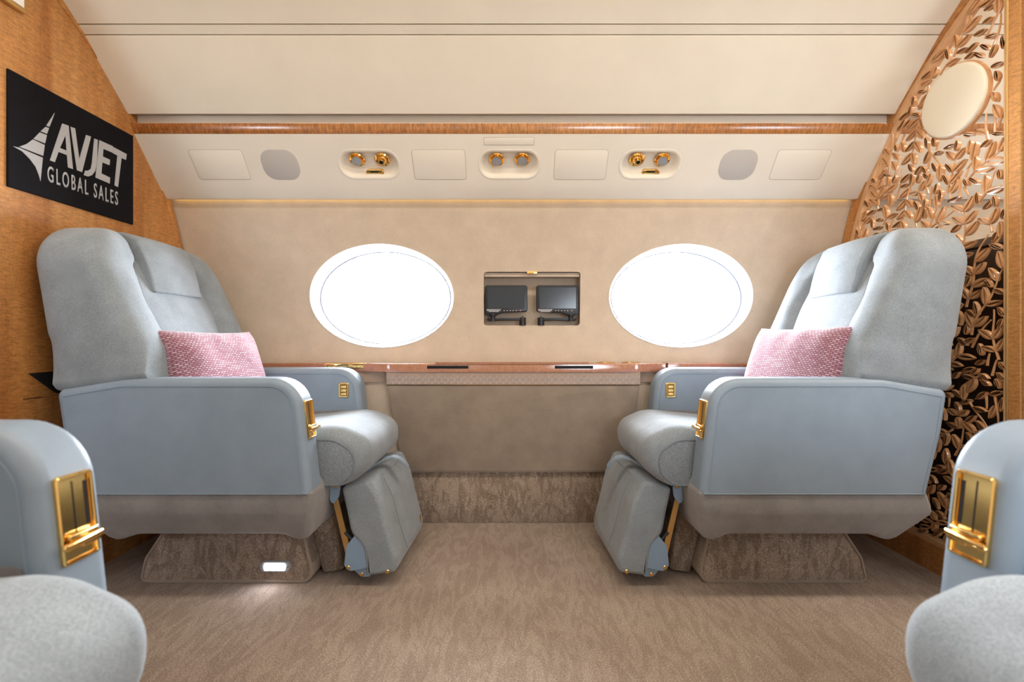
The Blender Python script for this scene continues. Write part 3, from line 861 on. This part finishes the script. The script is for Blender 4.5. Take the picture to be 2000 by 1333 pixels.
# ------------------------------------------------------------------ the seats
def chair(X0, Yc, sx, sy, su, label):
    root = thing('cabin_seat', label, 'seat', (X0, Yc, 0), 'blue grey cabin seats')
    def T(u, v, z): return (sx*u*su, sy*v, z)
    def side(pts, v0, v1, r0, r1, name, mat, parent=root, nr=4, rings=0, g=None, angle=38, wn=False):
        bm = bmesh.new()
        rprism(bm, pts, v0, v1, r0, r1, g or (lambda a, b, d: T(a, d, b)), nr=nr, rings=rings)
        return finish(name, bm, mat, parent, angle=angle, wn=wn)
    # armrests: v=-.28 is the aisle side
    ARM = rpoly([(-.622,.323),(0,.323),(-.034,.638),(-.50,.638),(-.680,.606),(-.662,.484)], [.010,.008,.085,.10,.022,.3], 10)
    if area2(ARM) < 0: ARM = ARM[::-1]
    def insarm(p, d):
        q = inset(p, d); out = []
        for a, b_ in zip(p, q):
            w_ = max(0, min(1, (.36-a[1])/.02)); out.append((b_[0], b_[1]*(1-w_)+a[1]*w_))
        return out
    for v0, v1, aisle in ((-.280,-.195,True), (.195,.280,False)):
        bm = bmesh.new(); rprism(bm, ARM, v0, v1, .020, .020, lambda a, b, d: T(a, d, b), nr=5, insf=insarm)
        arm = finish('armrest', bm, 'leather', root, wn=True)
        for v in (v0-.0004, v1+.0004):
            ins = [p for p in insarm(ARM, .0215)]
            top = [p for p in ins if p[1] > .36]
            bm = bmesh.new(); tube(bm, [T(p[0], v, p[1]) for p in ins], .0011, 5, closed=True)
            finish('seam', bm, 'seam', arm)
    # latch of the aisle armrest, set in its sloping front face
        if aisle:
            def fa(a, b, d):   # a across (v), b up the front, d outwards
                zz = .468+b; uu = -.034*((zz-.323)/.315)
                return T(uu+d, -.2375+a, zz)
            bm = bmesh.new(); o_ = rpoly([(-.024,0),(.024,0),(.024,.107),(-.024,.107)], .005, 3); i_ = inset(o_ if area2(o_) > 0 else o_[::-1], .0045)
            o_ = o_ if area2(o_) > 0 else o_[::-1]; n = len(o_)
            L = [[bm.verts.new(fa(x, y, d)) for x, y in q] for q, d in ((o_, -.002),(o_, .0035),(inset(o_, .0012), .005),(inset(o_, .0035), .005),(i_, .0035),(i_, .0008))]
            for A, B in zip(L, L[1:]):
                for k in range(n): bm.faces.new((A[k-1], A[k], B[k], B[k-1]))
            bm.faces.new(L[-1])
            finish('latch_frame', bm, 'gold', arm, angle=35)
            bm = bmesh.new()
            box(bm, .001, .0022, .036, .098, .0008, .0014, 0, fa); box(bm, -.0175, -.013, .040, .094, .0008, .0014, 0, fa)
            finish('latch_slot', bm, 'dark', arm, smooth=False)
            bm = bmesh.new(); box(bm, -.019, .019, .030, .037, .0012, .010, .002, fa)
            box(bm, -.019, .006, .018, .0255, .0015, .012, .002, fa)
            rprism(bm, rpoly([(-.020,.024),(.030,.022),(.033,.026),(.030,.030),(-.020,.032)], .002, 2), .010, .016, .002, .002, fa, nr=2)
            finish('latch_lever', bm, 'gold', arm, angle=35)
        else:
            def fb(a, b, d): return T(-.045-.034+a-.004, .195-d, .527+b)
            bm = bmesh.new(); o_ = rpoly([(-.0185,0),(.0185,0),(.0185,.056),(-.0185,.056)], .007, 4); o_ = o_ if area2(o_) > 0 else o_[::-1]; n = len(o_)
            L = [[bm.verts.new(fb(x, y, d)) for x, y in q] for q, d in ((o_, -.002),(o_, .002),(inset(o_, .0018), .0035),(inset(o_, .005), .003),(inset(o_, .006), .0008))]
            for A, B in zip(L, L[1:]):
                for k in range(n): bm.faces.new((A[k-1], A[k], B[k], B[k-1]))
            bm.faces.new(L[-1]); finish('latch_frame', bm, 'gold', arm, angle=35)
            bm = bmesh.new(); box(bm, -.012, .012, .006, .050, .0006, .0012, 0, fb); finish('latch_recess', bm, 'gold_d', arm, smooth=False)
            bm = bmesh.new()
            for z0 in (.008, .021, .035): box(bm, -.0105, .0105, z0, z0+.010, .0008, .0042, .0015, fb)
            finish('latch_lever', bm, 'gold', arm)
    # skirt under the arms
    bm = bmesh.new(); loops = []
    for z, u0, u1, w_, cr in ((.345,-.615,-.008,.262,.008),(.330,-.622,-.001,.268,.008),(.3215,-.622,.002,.276,.010),(.315,-.625,.003,.2775,.012),(.272,-.641,-.002,.274,.014),(.262,-.638,-.004,.272,.014),(.225,-.600,-.012,.262,.018),(.195,-.568,-.020,.254,.020),(.186,-.556,-.026,.248,.022)):
        o_ = dens(rpoly([(u0,-w_),(u1,-w_),(u1,w_),(u0,w_)], cr, 3), .012) if False else None
        q = []
        for (a, b_) in ((-1,-1),(1,-1),(1,1),(-1,1)):
            cx_ = u1-cr if a > 0 else u0+cr; cy_ = b_*(w_-cr); st = {(-1,-1): pi, (1,-1): 1.5*pi, (1,1): 0, (-1,1): .5*pi}[(a, b_)]
            for k in range(5): q.append((cx_+cr*cos(st+pi/2*k/4), cy_+cr*sin(st+pi/2*k/4)))
            if b_ == -1 and a == -1 or (a == 1 and b_ == 1):
                xs = [u0+cr, u1-cr] if a == -1 else [u1-cr, u0+cr]
                for k in range(1, 40): q.append((xs[0]+(xs[1]-xs[0])*k/40, -w_ if a == -1 else w_))
        lp = []
        for (a, b_) in q:
            zz = z
            if z < .25:
                m1 = 1/(1+math.exp(-(a+.505)/.008)); m2 = 1/(1+math.exp((a+.068)/.008)); zz = z+(.202-.186)*m1*m2*(1-(z-.186)/.064 if z < .25 else 0)
            lp.append(bm.verts.new(T(a, b_, zz)))
        loops.append(lp)
    for A, B in zip(loops, loops[1:]):
        for k in range(len(A)): bm.faces.new((A[k-1], A[k], B[k], B[k-1]))
    bm.faces.new(loops[0]); 
    cb = bm.verts.new(T(-.3, 0, .215)); n = len(loops[-1])
    for k in range(n): bm.faces.new((loops[-1][k-1], loops[-1][k], cb))
    finish('seat_skirt', bm, 'skirt', root, angle=22)
    # pedestal clad in carpet
    PD = rpoly([(-.575,0),(-.052,0),(-.105,.215),(-.475,.215),(-.562,.075)], [.02,.03,.02,.02,.05], 6)
    if area2(PD) < 0: PD = PD[::-1]
    def gp(a, b, d): return T(a, d*(1-.12*b/.2), b)
    pd = side(PD, -.125, .17, .006, .006, 'pedestal', 'carpet_r', g=gp, nr=2)
    for pts in (PD,):
        bm = bmesh.new(); q = [p for p in inset(pts, .004)]
        tube(bm, [gp(p[0], p[1], -.125) for p in q], .0048, 6, closed=True); finish('edge_binding', bm, 'suede_d', pd)
    bm = bmesh.new()
    rprism(bm, rpoly([(-.052,.0),(.012,.012),(-.018,.205),(-.105,.215)], .01, 3), -.075, .13, .01, .01, lambda a, b, d: T(a, d, b), nr=3)
    finish('pedestal_nose', bm, 'carpet_r', pd)
    # seat cushion
    SC = rpoly([(-.54,.438),(.028,.489),(.124,.446),(.121,.362),(.065,.318),(-.54,.318)], [.01,.13,.09,.09,.05,.01], 8)
    if area2(SC) < 0: SC = SC[::-1]
    def gc(a, b, d):
        k = max(0, 1-(d/.19)**2); 
        dz = -.012*k*max(0, min(1, (.0-a)/.2)) if b > .42 else 0
        return T(a+(.012*k if a > .03 else 0), d, b+dz+(.006*k if (b > .42 and a > -.1) else 0))
    def insc(p, d):
        q = inset(p, d); out = []
        for a, b_ in zip(p, q):
            w_ = max(0, min(1, (.375-a[1])/.05))
            out.append((b_[0], b_[1]*(1-w_)+a[1]*w_))
        return out
    bm = bmesh.new(); rprism(bm, SC, -.192, .192, .040, .040, gc, nr=8, rings=3, insf=insc, cent=(-.2,.39))
    sc = finish('seat_cushion', bm, 'fabric', root, angle=70)
    PN = rpoly([(-.30,.3195),(.040,.3195),(.080,.350),(.089,.412),(.030,.452),(-.30,.436)], [.002,.035,.05,.05,.07,.002], 7)
    for v in (-.192, .192):
        sg = 1 if v > 0 else -1; bm = bmesh.new()
        q = [p for p in PN if p[0] > -.29]; i0 = max(range(len(q)), key=lambda i: (Vector(q[i])-Vector(q[i-1])).length); q = q[i0:]+q[:i0]
        q = [(-.28, q[0][1])]+q+[(-.28, q[-1][1])]
        tube(bm, [gc(p[0], p[1], v+sg*.0015) for p in q], .0022, 6); finish('piping', bm, 'piping', sc)
        bm = bmesh.new(); rprism(bm, PN, v-sg*.012, v+sg*.0022, 0, .001, gc, nr=2); finish('side_panel', bm, 'boucle_shaded', sc, angle=30)
    # well between cushion and arm
    bm = bmesh.new(); rprism(bm, rpoly([(-.5,.33),(-.03,.33),(-.04,.480),(-.5,.470)], .01, 2), -.196, -.1935, 0, 0, lambda a, b, d: T(a, d, b)); finish('seat_pan', bm, 'skirt', root)
    bm = bmesh.new(); rprism(bm, rpoly([(-.5,.33),(-.03,.33),(-.04,.480),(-.5,.470)], .01, 2), .1935, .196, 0, 0, lambda a, b, d: T(a, d, b)); finish('seat_pan', bm, 'skirt', root)
    # backrest
    def uf(z): return -.583+.45*(1.0-z)
    def ub(z): return -.728-.13*(z-.62)+.042*max(0, min(1, (.76-z)/.13))
    VZ = [(.60,.116),(.70,.118),(.79,.148),(.86,.158),(.955,.142),(1.0,.116),(1.2,.112)]
    def vw(z):
        for (z0, w0), (z1, w1) in zip(VZ, VZ[1:]):
            if z <= z1:
                t = max(0, (z-z0)/(z1-z0)); t = t*t*(3-2*t); return w0+(w1-w0)*t
        return .112
    def gb(a, b, d):    # a across, b up, d 0 front .. .2 back
        t = d/.2; z = b; u = uf(z)*(1-t)+ub(z)*t
        if t < .5:
            k = 1-t*2; wv = abs(a)
            c = 1/(1+math.exp((wv-vw(z)-.002)/.007)); u -= .034*c*k*min(1, max(0, (1.12-z)/.05))
            u += .010*math.exp(-((wv-.205)/.035)**2)*k
            u -= .03*k*max(0, (.72-z)/.1)*(1 if wv > .15 else .3)
        z -= .034*t*max(0, min(1, (.74-b)/.1))
        return T(u, a, z)
    hw = .276
    BK = rpoly([(-hw,.626),(hw,.626),(hw+.004,1.078),(-hw-.004,1.078)], [.03,.03,.135,.135], 12)
    # densify the outline so that the hollow between the wings has vertices to bend
    def dens(p, step):
        out = []
        for i in range(len(p)):
            a, b_ = Vector(p[i-1]), Vector(p[i]); n = max(1, int((b_-a).length/step))
            for k in range(1, n+1): q = a+(b_-a)*k/n; out.append((q.x, q.y))
        return out
    def insb(p, d):
        q = inset(p, d); out = []
        for a, b_ in zip(p, q):
            w_ = max(0, min(1, (.74-a[1])/.09))*.85
            out.append((b_[0]*(1-w_)+a[0]*w_, b_[1]*(1-w_)+a[1]*w_))
        return out
    BKd = dens(BK, .013)
    bm = bmesh.new(); rprism(bm, BKd, 0, .2, .045, .075, gb, nr=8, rings=24, mids=2, insf=insb, cent=(0, .85)); 
    bk = finish('backrest', bm, 'fabric', root, angle=80)
    # seam line round the near/far side panels
    for s in (-1, 1):
        bm = bmesh.new(); tube(bm, [gb(s*(hw-.004+.004*(z-.6)/.45), z, .055) for z in [.66+.275*k/24 for k in range(25)]], .0012, 5); finish('seam', bm, 'piping', bk)
    def cushion(pts, push, rr, name, mat, parent, bulge=.012, zc=None, thick=.05, rings=5, th=None):
        pts = dens(pts, .02); cxy = (sum(p[0] for p in pts)/len(pts), sum(p[1] for p in pts)/len(pts))
        zs = [p[1] for p in pts]; z0, z1 = min(zs), max(zs); wmax = max(abs(p[0]) for p in pts)
        def g(a, b, d):
            k = max(0, 1-(a/wmax)**2)*max(0, 1-((b-(z0+z1)/2)/((z1-z0)/2))**2)
            return T(uf(b)+push+(bulge*k if d > thick*.5 else 0)-thick+d, a, b)
        bm = bmesh.new(); rprism(bm, pts, 0, thick, 0, rr, g, nr=5, rings=rings, cent=cxy)
        return finish(name, bm, mat, parent, angle=70)
    cc = cushion(rpoly([(-.118,.700),(.118,.700),(.150,.79),(.158,.86),(.140,.955),(.112,1.00),(.110,1.062),(-.110,1.062),(-.112,1.00),(-.140,.955),(-.158,.86),(-.150,.79)], [.01,.01,.1,.1,.1,.03,.02,.02,.03,.1,.1,.1], 6), -.024, .016, 'back_cushion', 'fabric', root, bulge=.014)
    cushion(rpoly([(-.112,.50),(.112,.50),(.117,.694),(-.117,.694)], [.02,.02,.01,.01], 5), -.030, .014, 'lumbar_cushion', 'fabric', root, bulge=.01)
    for sgn in (-1, 1):
        bm = bmesh.new(); tube(bm, [T(uf(z)-.022, sgn*(vw(z)+.004), z) for z in [.70+.30*k/40 for k in range(41)]], .0022, 6); finish('seam', bm, 'piping', cc)
    # headrest flap draped over the top
    bm = bmesh.new(); path = []
    for z in (.893, .92, .95, .98, 1.01, 1.035): path.append((uf(z)-.006+.016*min(1,max(0,(z-.89)/.12))+.006*sin((z-.89)*18), z))
    path += [(uf(1.05)+.010, 1.056), (uf(1.055)-.006, 1.070), (uf(1.06)-.030, 1.0775), (uf(1.06)-.075, 1.079), (ub(1.06)+.065, 1.077), (ub(1.05)+.020, 1.055), (ub(1.02)-.003, 1.01), (ub(.96)-.006, .95)]
    n = len(path); loops = []
    for i, (u, z) in enumerate(path):
        a = Vector(path[max(0, i-1)]); b_ = Vector(path[min(n-1, i+1)]); t = (b_-a).normalized(); nn = Vector((t.y, -t.x))
        th = (.010+.024*min(1, (z-.89)/.07)) if i < 6 else (.03 if i < 8 else .016)
        w = .106+.001*i if i < 10 else .115
        sec = []
        for (x, h) in ((-w,-th),(-w,-.005),(-w+.006,0),(0,.003),(w-.006,0),(w,-.005),(w,-th)):
            sec.append(bm.verts.new(T(u+nn.x*h, x, z+nn.y*h)))
        loops.append(sec)
    for A, B in zip(loops, loops[1:]):
        for k in range(7): bm.faces.new((A[k-1], A[k], B[k], B[k-1]))
    bm.faces.new(loops[0]); bm.faces.new(loops[-1])
    hd = finish('headrest', bm, 'fabric', root, angle=45)
    bv = hd.modifiers.new('b', 'BEVEL'); bv.width = .004; bv.segments = 2; bv.limit_method = 'ANGLE'; bv.angle_limit = radians(50)
    # leg rest hanging in front
    LR = rpoly([(.036,.300),(.118,.322),(.150,.250),(.168,.17),(.194,.085),(.188,.046),(.108,.036),(.098,.125),(.064,.163),(.052,.225)], [.012,.022,.10,.08,.04,.012,.008,.05,.05,.05], 5)
    if area2(LR) < 0: LR = LR[::-1]
    def gl_(a, b, d):
        k = max(0, 1-(d/.165)**2)
        return T(a+(.020*k if a > .11 else 0)+(d+.165)*.055*(1 if a > .08 else .3), d, b+(d+.165)*.055*(b > .15))
    lr = side(LR, -.160, .165, .012, .012, 'leg_rest', 'fabric', nr=4, g=gl_, angle=50, wn=True)
    bm = bmesh.new()
    tube(bm, [gl_(a+.004, b, -.100) for a, b in [(.124,.310),(.152,.250),(.171,.17),(.196,.095)]], .0012, 5)
    tube(bm, [gl_(a+.002, b+.002, v) for v, a, b in [(-.1, .12, .318), (-.03, .125, .322), (.05, .13, .323), (.12, .125, .322)]], .0012, 5)
    finish('seam', bm, 'piping', lr)
    bm = bmesh.new(); base_ = [(.060,.318),(.085,.330),(.105,.346),(.130,.360),(.155,.366),(.175,.358),(.190,.342),(.197,.328)]; pth = []
    for k in range(29):
        x = k/28*(len(base_)-1); i_ = min(int(x), len(base_)-2); f_ = x-i_
        pth.append(T(base_[i_][0]*(1-f_)+base_[i_+1][0]*f_, -.045+.03*k/28, base_[i_][1]*(1-f_)+base_[i_+1][1]*f_-.004))
    ribbon(bm, pth, (0, .028, 0), .006)
    ps = finish('pull_strap', bm, 'leather', lr)
    bm = bmesh.new(); bx = [(.196,.105),(.196,.125)]
    tube(bm, [gl_(.1875,.118,.095), gl_(.1915,.098,.095), gl_(.1915,.098,.11), gl_(.1875,.118,.11)], .0013, 5, closed=True); finish('tag_ring', bm, 'gold_s', lr)
    # linkage
    def plate(pts, v, name, mat, parent, th=.004, rr=.008):
        bm = bmesh.new(); rprism(bm, rpoly(pts, rr, 4), v, v+th, .0006, .0006, lambda a, b, d: T(a, d, b), nr=1)
        return finish(name, bm, mat, parent)
    def screw(u, z, v, parent):
        bm = bmesh.new(); lathe(bm, [(.0062,0),(.0062,-.0015),(.005,-.003),(.0018,-.0032),(.0014,-.0012),(0,-.0012)], T(u, v, z), (0, sy, 0), 16)
        return finish('screw', bm, 'gold_s', parent)
    for v, s in ((-.152, 1), (.150, 1)):
        p1 = plate([(.000,.262),(.002,.310),(.020,.316),(.032,.300),(.028,.272),(.010,.248)], v, 'bracket', 'bracket', root, rr=.012); screw(.018, .303, v-.0005, p1)
        p2 = plate([(.004,.268),(.020,.270),(.062,.098),(.044,.094)], v+.008, 'link_bar', 'gold_s', root, .006, .003)
        p3 = plate([(.060,.050),(.044,.066),(.050,.125),(.085,.170),(.112,.150),(.112,.060)], v-.004, 'cam_plate', 'bracket', root, rr=.012); screw(.056, .062, v-.0045, p3)
        p4 = plate([(.070,.052),(.090,.030),(.118,.030),(.122,.075),(.085,.085)], v+.003, 'cam_plate', 'bracket', root, rr=.008); screw(.094, .038, v+.0025, p4)
        p5 = plate([(.040,.300),(.050,.235),(.080,.150),(.100,.170),(.09,.300)], v+.016, 'link_plate', 'bracket', root, rr=.006)
        bm = bmesh.new(); tube(bm, [T(.018,v+.012,.303), T(.090,v+.012,.345)], .003, 6); finish('link_rod', bm, 'gold_s', root)
        bm = bmesh.new(); tube(bm, [T(.045,v+.004,.165), T(.085,v+.004,.120)], .006, 8); finish('damper', bm, 'black', root)
    screw(.172, .052, -.1615, lr); screw(.050, .262, -.1495, root)
    return root, T

LW = 'blue-grey cabin seat against the wood bulkhead with company sign, under the left window'
s1, T1 = chair(-.548, 1.52, 1, 1, 1.03, 'blue-grey leather and fabric seat behind the wooden bulkhead side, lit step lamp in its foot')
s1['label'] = 'blue-grey leather and fabric seat by the wooden bulkhead, facing right, lit lamp in its pedestal'
s2, T2 = chair(.514, 1.52, -1, 1, 1.0, 'blue-grey leather and fabric seat in front of the carved leaf screen, facing left')
s3, T3_ = chair(-.522, .33, 1, -1, 1.0, 'nearest blue-grey seat at the lower left corner, only armrest and cushion showing')
s4, T4 = chair(.553, .33, -1, -1, 1.0, 'nearest blue-grey seat at the lower right corner, only armrest and cushion showing')

# step light in the left seat's pedestal
step = thing('step_light', 'small glowing white lamp let into the carpeted pedestal of the left seat', 'step light', (-.722, 1.391, .052))
bm = bmesh.new(); rprism(bm, capsule(0, 0, .094, .030, 8), .006, -.004, 0, .0015, lambda a, b, d: (a, d+b*.07, b), nr=2); finish('bezel', bm, 'lens', step)
bm = bmesh.new(); rprism(bm, rpoly([(-.031,-.0095),(.031,-.0095),(.031,.0095),(-.031,.0095)], .002, 2), -.002, -.0058, 0, 0, lambda a, b, d: (a, d+b*.07, b)); finish('diffuser', bm, 'led', step)
bm = bmesh.new()
for x in (-.039, .039): lathe(bm, [(.003,0),(.0026,.001),(0,.001)], (x, -.0042, 0), (0,-1,0), 10)
finish('screw', bm, 'piping', step)

# pillows
def pillow(loc, rot, w, h, t, label, seed):
    rnd = random.Random(seed)
    bm = bmesh.new(); N = 40; G = {}
    ph = [rnd.uniform(0, 6) for _ in range(6)]
    for s in (1, -1):
        for i in range(N+1):
            for j in range(N+1):
                a = 2*i/N-1; b = 2*j/N-1
                if s == -1 and (i in (0, N) or j in (0, N)): G[(s,i,j)] = G[(1,i,j)]; continue
                pin = 1-.07*(1-a*a)*abs(b)**3; pin2 = 1-.06*(1-b*b)*abs(a)**3
                th = t/2*(max(0, 1-a**4)**.62)*(max(0, 1-b**4)**.62)
                wr = .0035*sin(6*a+ph[0]+3*b)*sin(4*b+ph[1])*(1-a**4)*(1-b**4)+.004*sin(14*a+ph[2])*max(0, b)**2*(1-a**4)*(1-b**4)
                G[(s,i,j)] = bm.verts.new((a*w/2*pin2, b*h/2*pin, s*(th+wr)))
    for s in (1, -1):
        for i in range(N):
            for j in range(N):
                q = (G[(s,i,j)], G[(s,i+1,j)], G[(s,i+1,j+1)], G[(s,i,j+1)])
                bm.faces.new(q if s > 0 else q[::-1])
    o = finish('throw_pillow', bm, 'pink', angle=180)
    o.matrix_world = Matrix.Translation(loc) @ rot
    tag(o, label, 'pillow', 'pink throw pillows'); return o
def frame3(ex, ey):
    ex = Vector(ex).normalized(); ey = Vector(ey); ey = (ey-ex*ey.dot(ex)).normalized(); ez = ex.cross(ey)
    return Matrix((ex, ey, ez)).transposed().to_4x4()
pillow(Vector((-.962, 1.495, .632)), frame3((.20, 1, .0), (-.34, 0, 1)), .375, .30, .13, 'pink woven pillow with white dashes on the seat by the wooden bulkhead', 3)
pillow(Vector((.922, 1.495, .640)), frame3((.20, -1, .0), (.34, 0, 1)), .40, .31, .13, 'pink woven pillow with white dashes on the seat by the carved screen', 5)

# ------------------------------------------------------------------ light
def area(name, loc, rot, sx, sy, e, col, shape='ELLIPSE', spread=180):
    l = bpy.data.lights.new(name, 'AREA'); l.shape = shape; l.size = sx; l.size_y = sy; l.energy = e; l.color = col
    l.spread = radians(spread)
    o = bpy.data.objects.new(name, l); C.objects.link(o); o.location = loc; o.rotation_euler = rot; return o
for wx in WIN_X:
    area('daylight', (wx, CY+1.24, WZ+.02), (radians(-90), 0, 0), .66, .46, 36 if abs(wx) < 1.5 else 7, (.90,.95,1.0))
    if wx != WIN_X[1]: area('daylight', (wx, CY-1.24, WZ+.02), (radians(90), 0, 0), .66, .46, 11, (.86,.93,1.0))
area('ceiling_fill', (0, .8, 1.905), (0, 0, 0), 2.5, .16, 17, (1.0,.90,.78), 'RECTANGLE')  # added overhead light, out of view, lifts the whole cabin
area('ceiling_fill', (2.0, .8, 1.905), (0, 0, 0), 1.0, .16, 14, (1.0,.88,.72), 'RECTANGLE')  # added unseen light, brightens the space behind the carved screen
w = bpy.data.worlds.new('World'); bpy.context.scene.world = w; w.use_nodes = True
w.node_tree.nodes['Background'].inputs[0].default_value = (.93,.97,1,1); w.node_tree.nodes['Background'].inputs[1].default_value = 4.0

# ------------------------------------------------------------------ camera
cam = bpy.data.cameras.new('camera'); co = bpy.data.objects.new('camera', cam); C.objects.link(co)
cam.sensor_width = 36; cam.lens = 36*F/2000; cam.clip_start = .01
co.location = (0, 0, H); co.rotation_euler = (radians(90), 0, 0)
cam.dof.use_dof = True; cam.dof.focus_distance = 1.6; cam.dof.aperture_fstop = 3.2
sc_ = bpy.context.scene; sc_.camera = co
sc_.view_settings.view_transform = 'Standard'; sc_.view_settings.look = 'None'
sc_.view_settings.exposure = 0.1; sc_.view_settings.gamma = 1; sc_.view_settings.use_curve_mapping = False
sc_.cycles.max_bounces = 10; sc_.cycles.diffuse_bounces = 6; sc_.cycles.sample_clamp_indirect = 8
sc_.cycles.use_denoising = True
print('leaves', n_leaf)
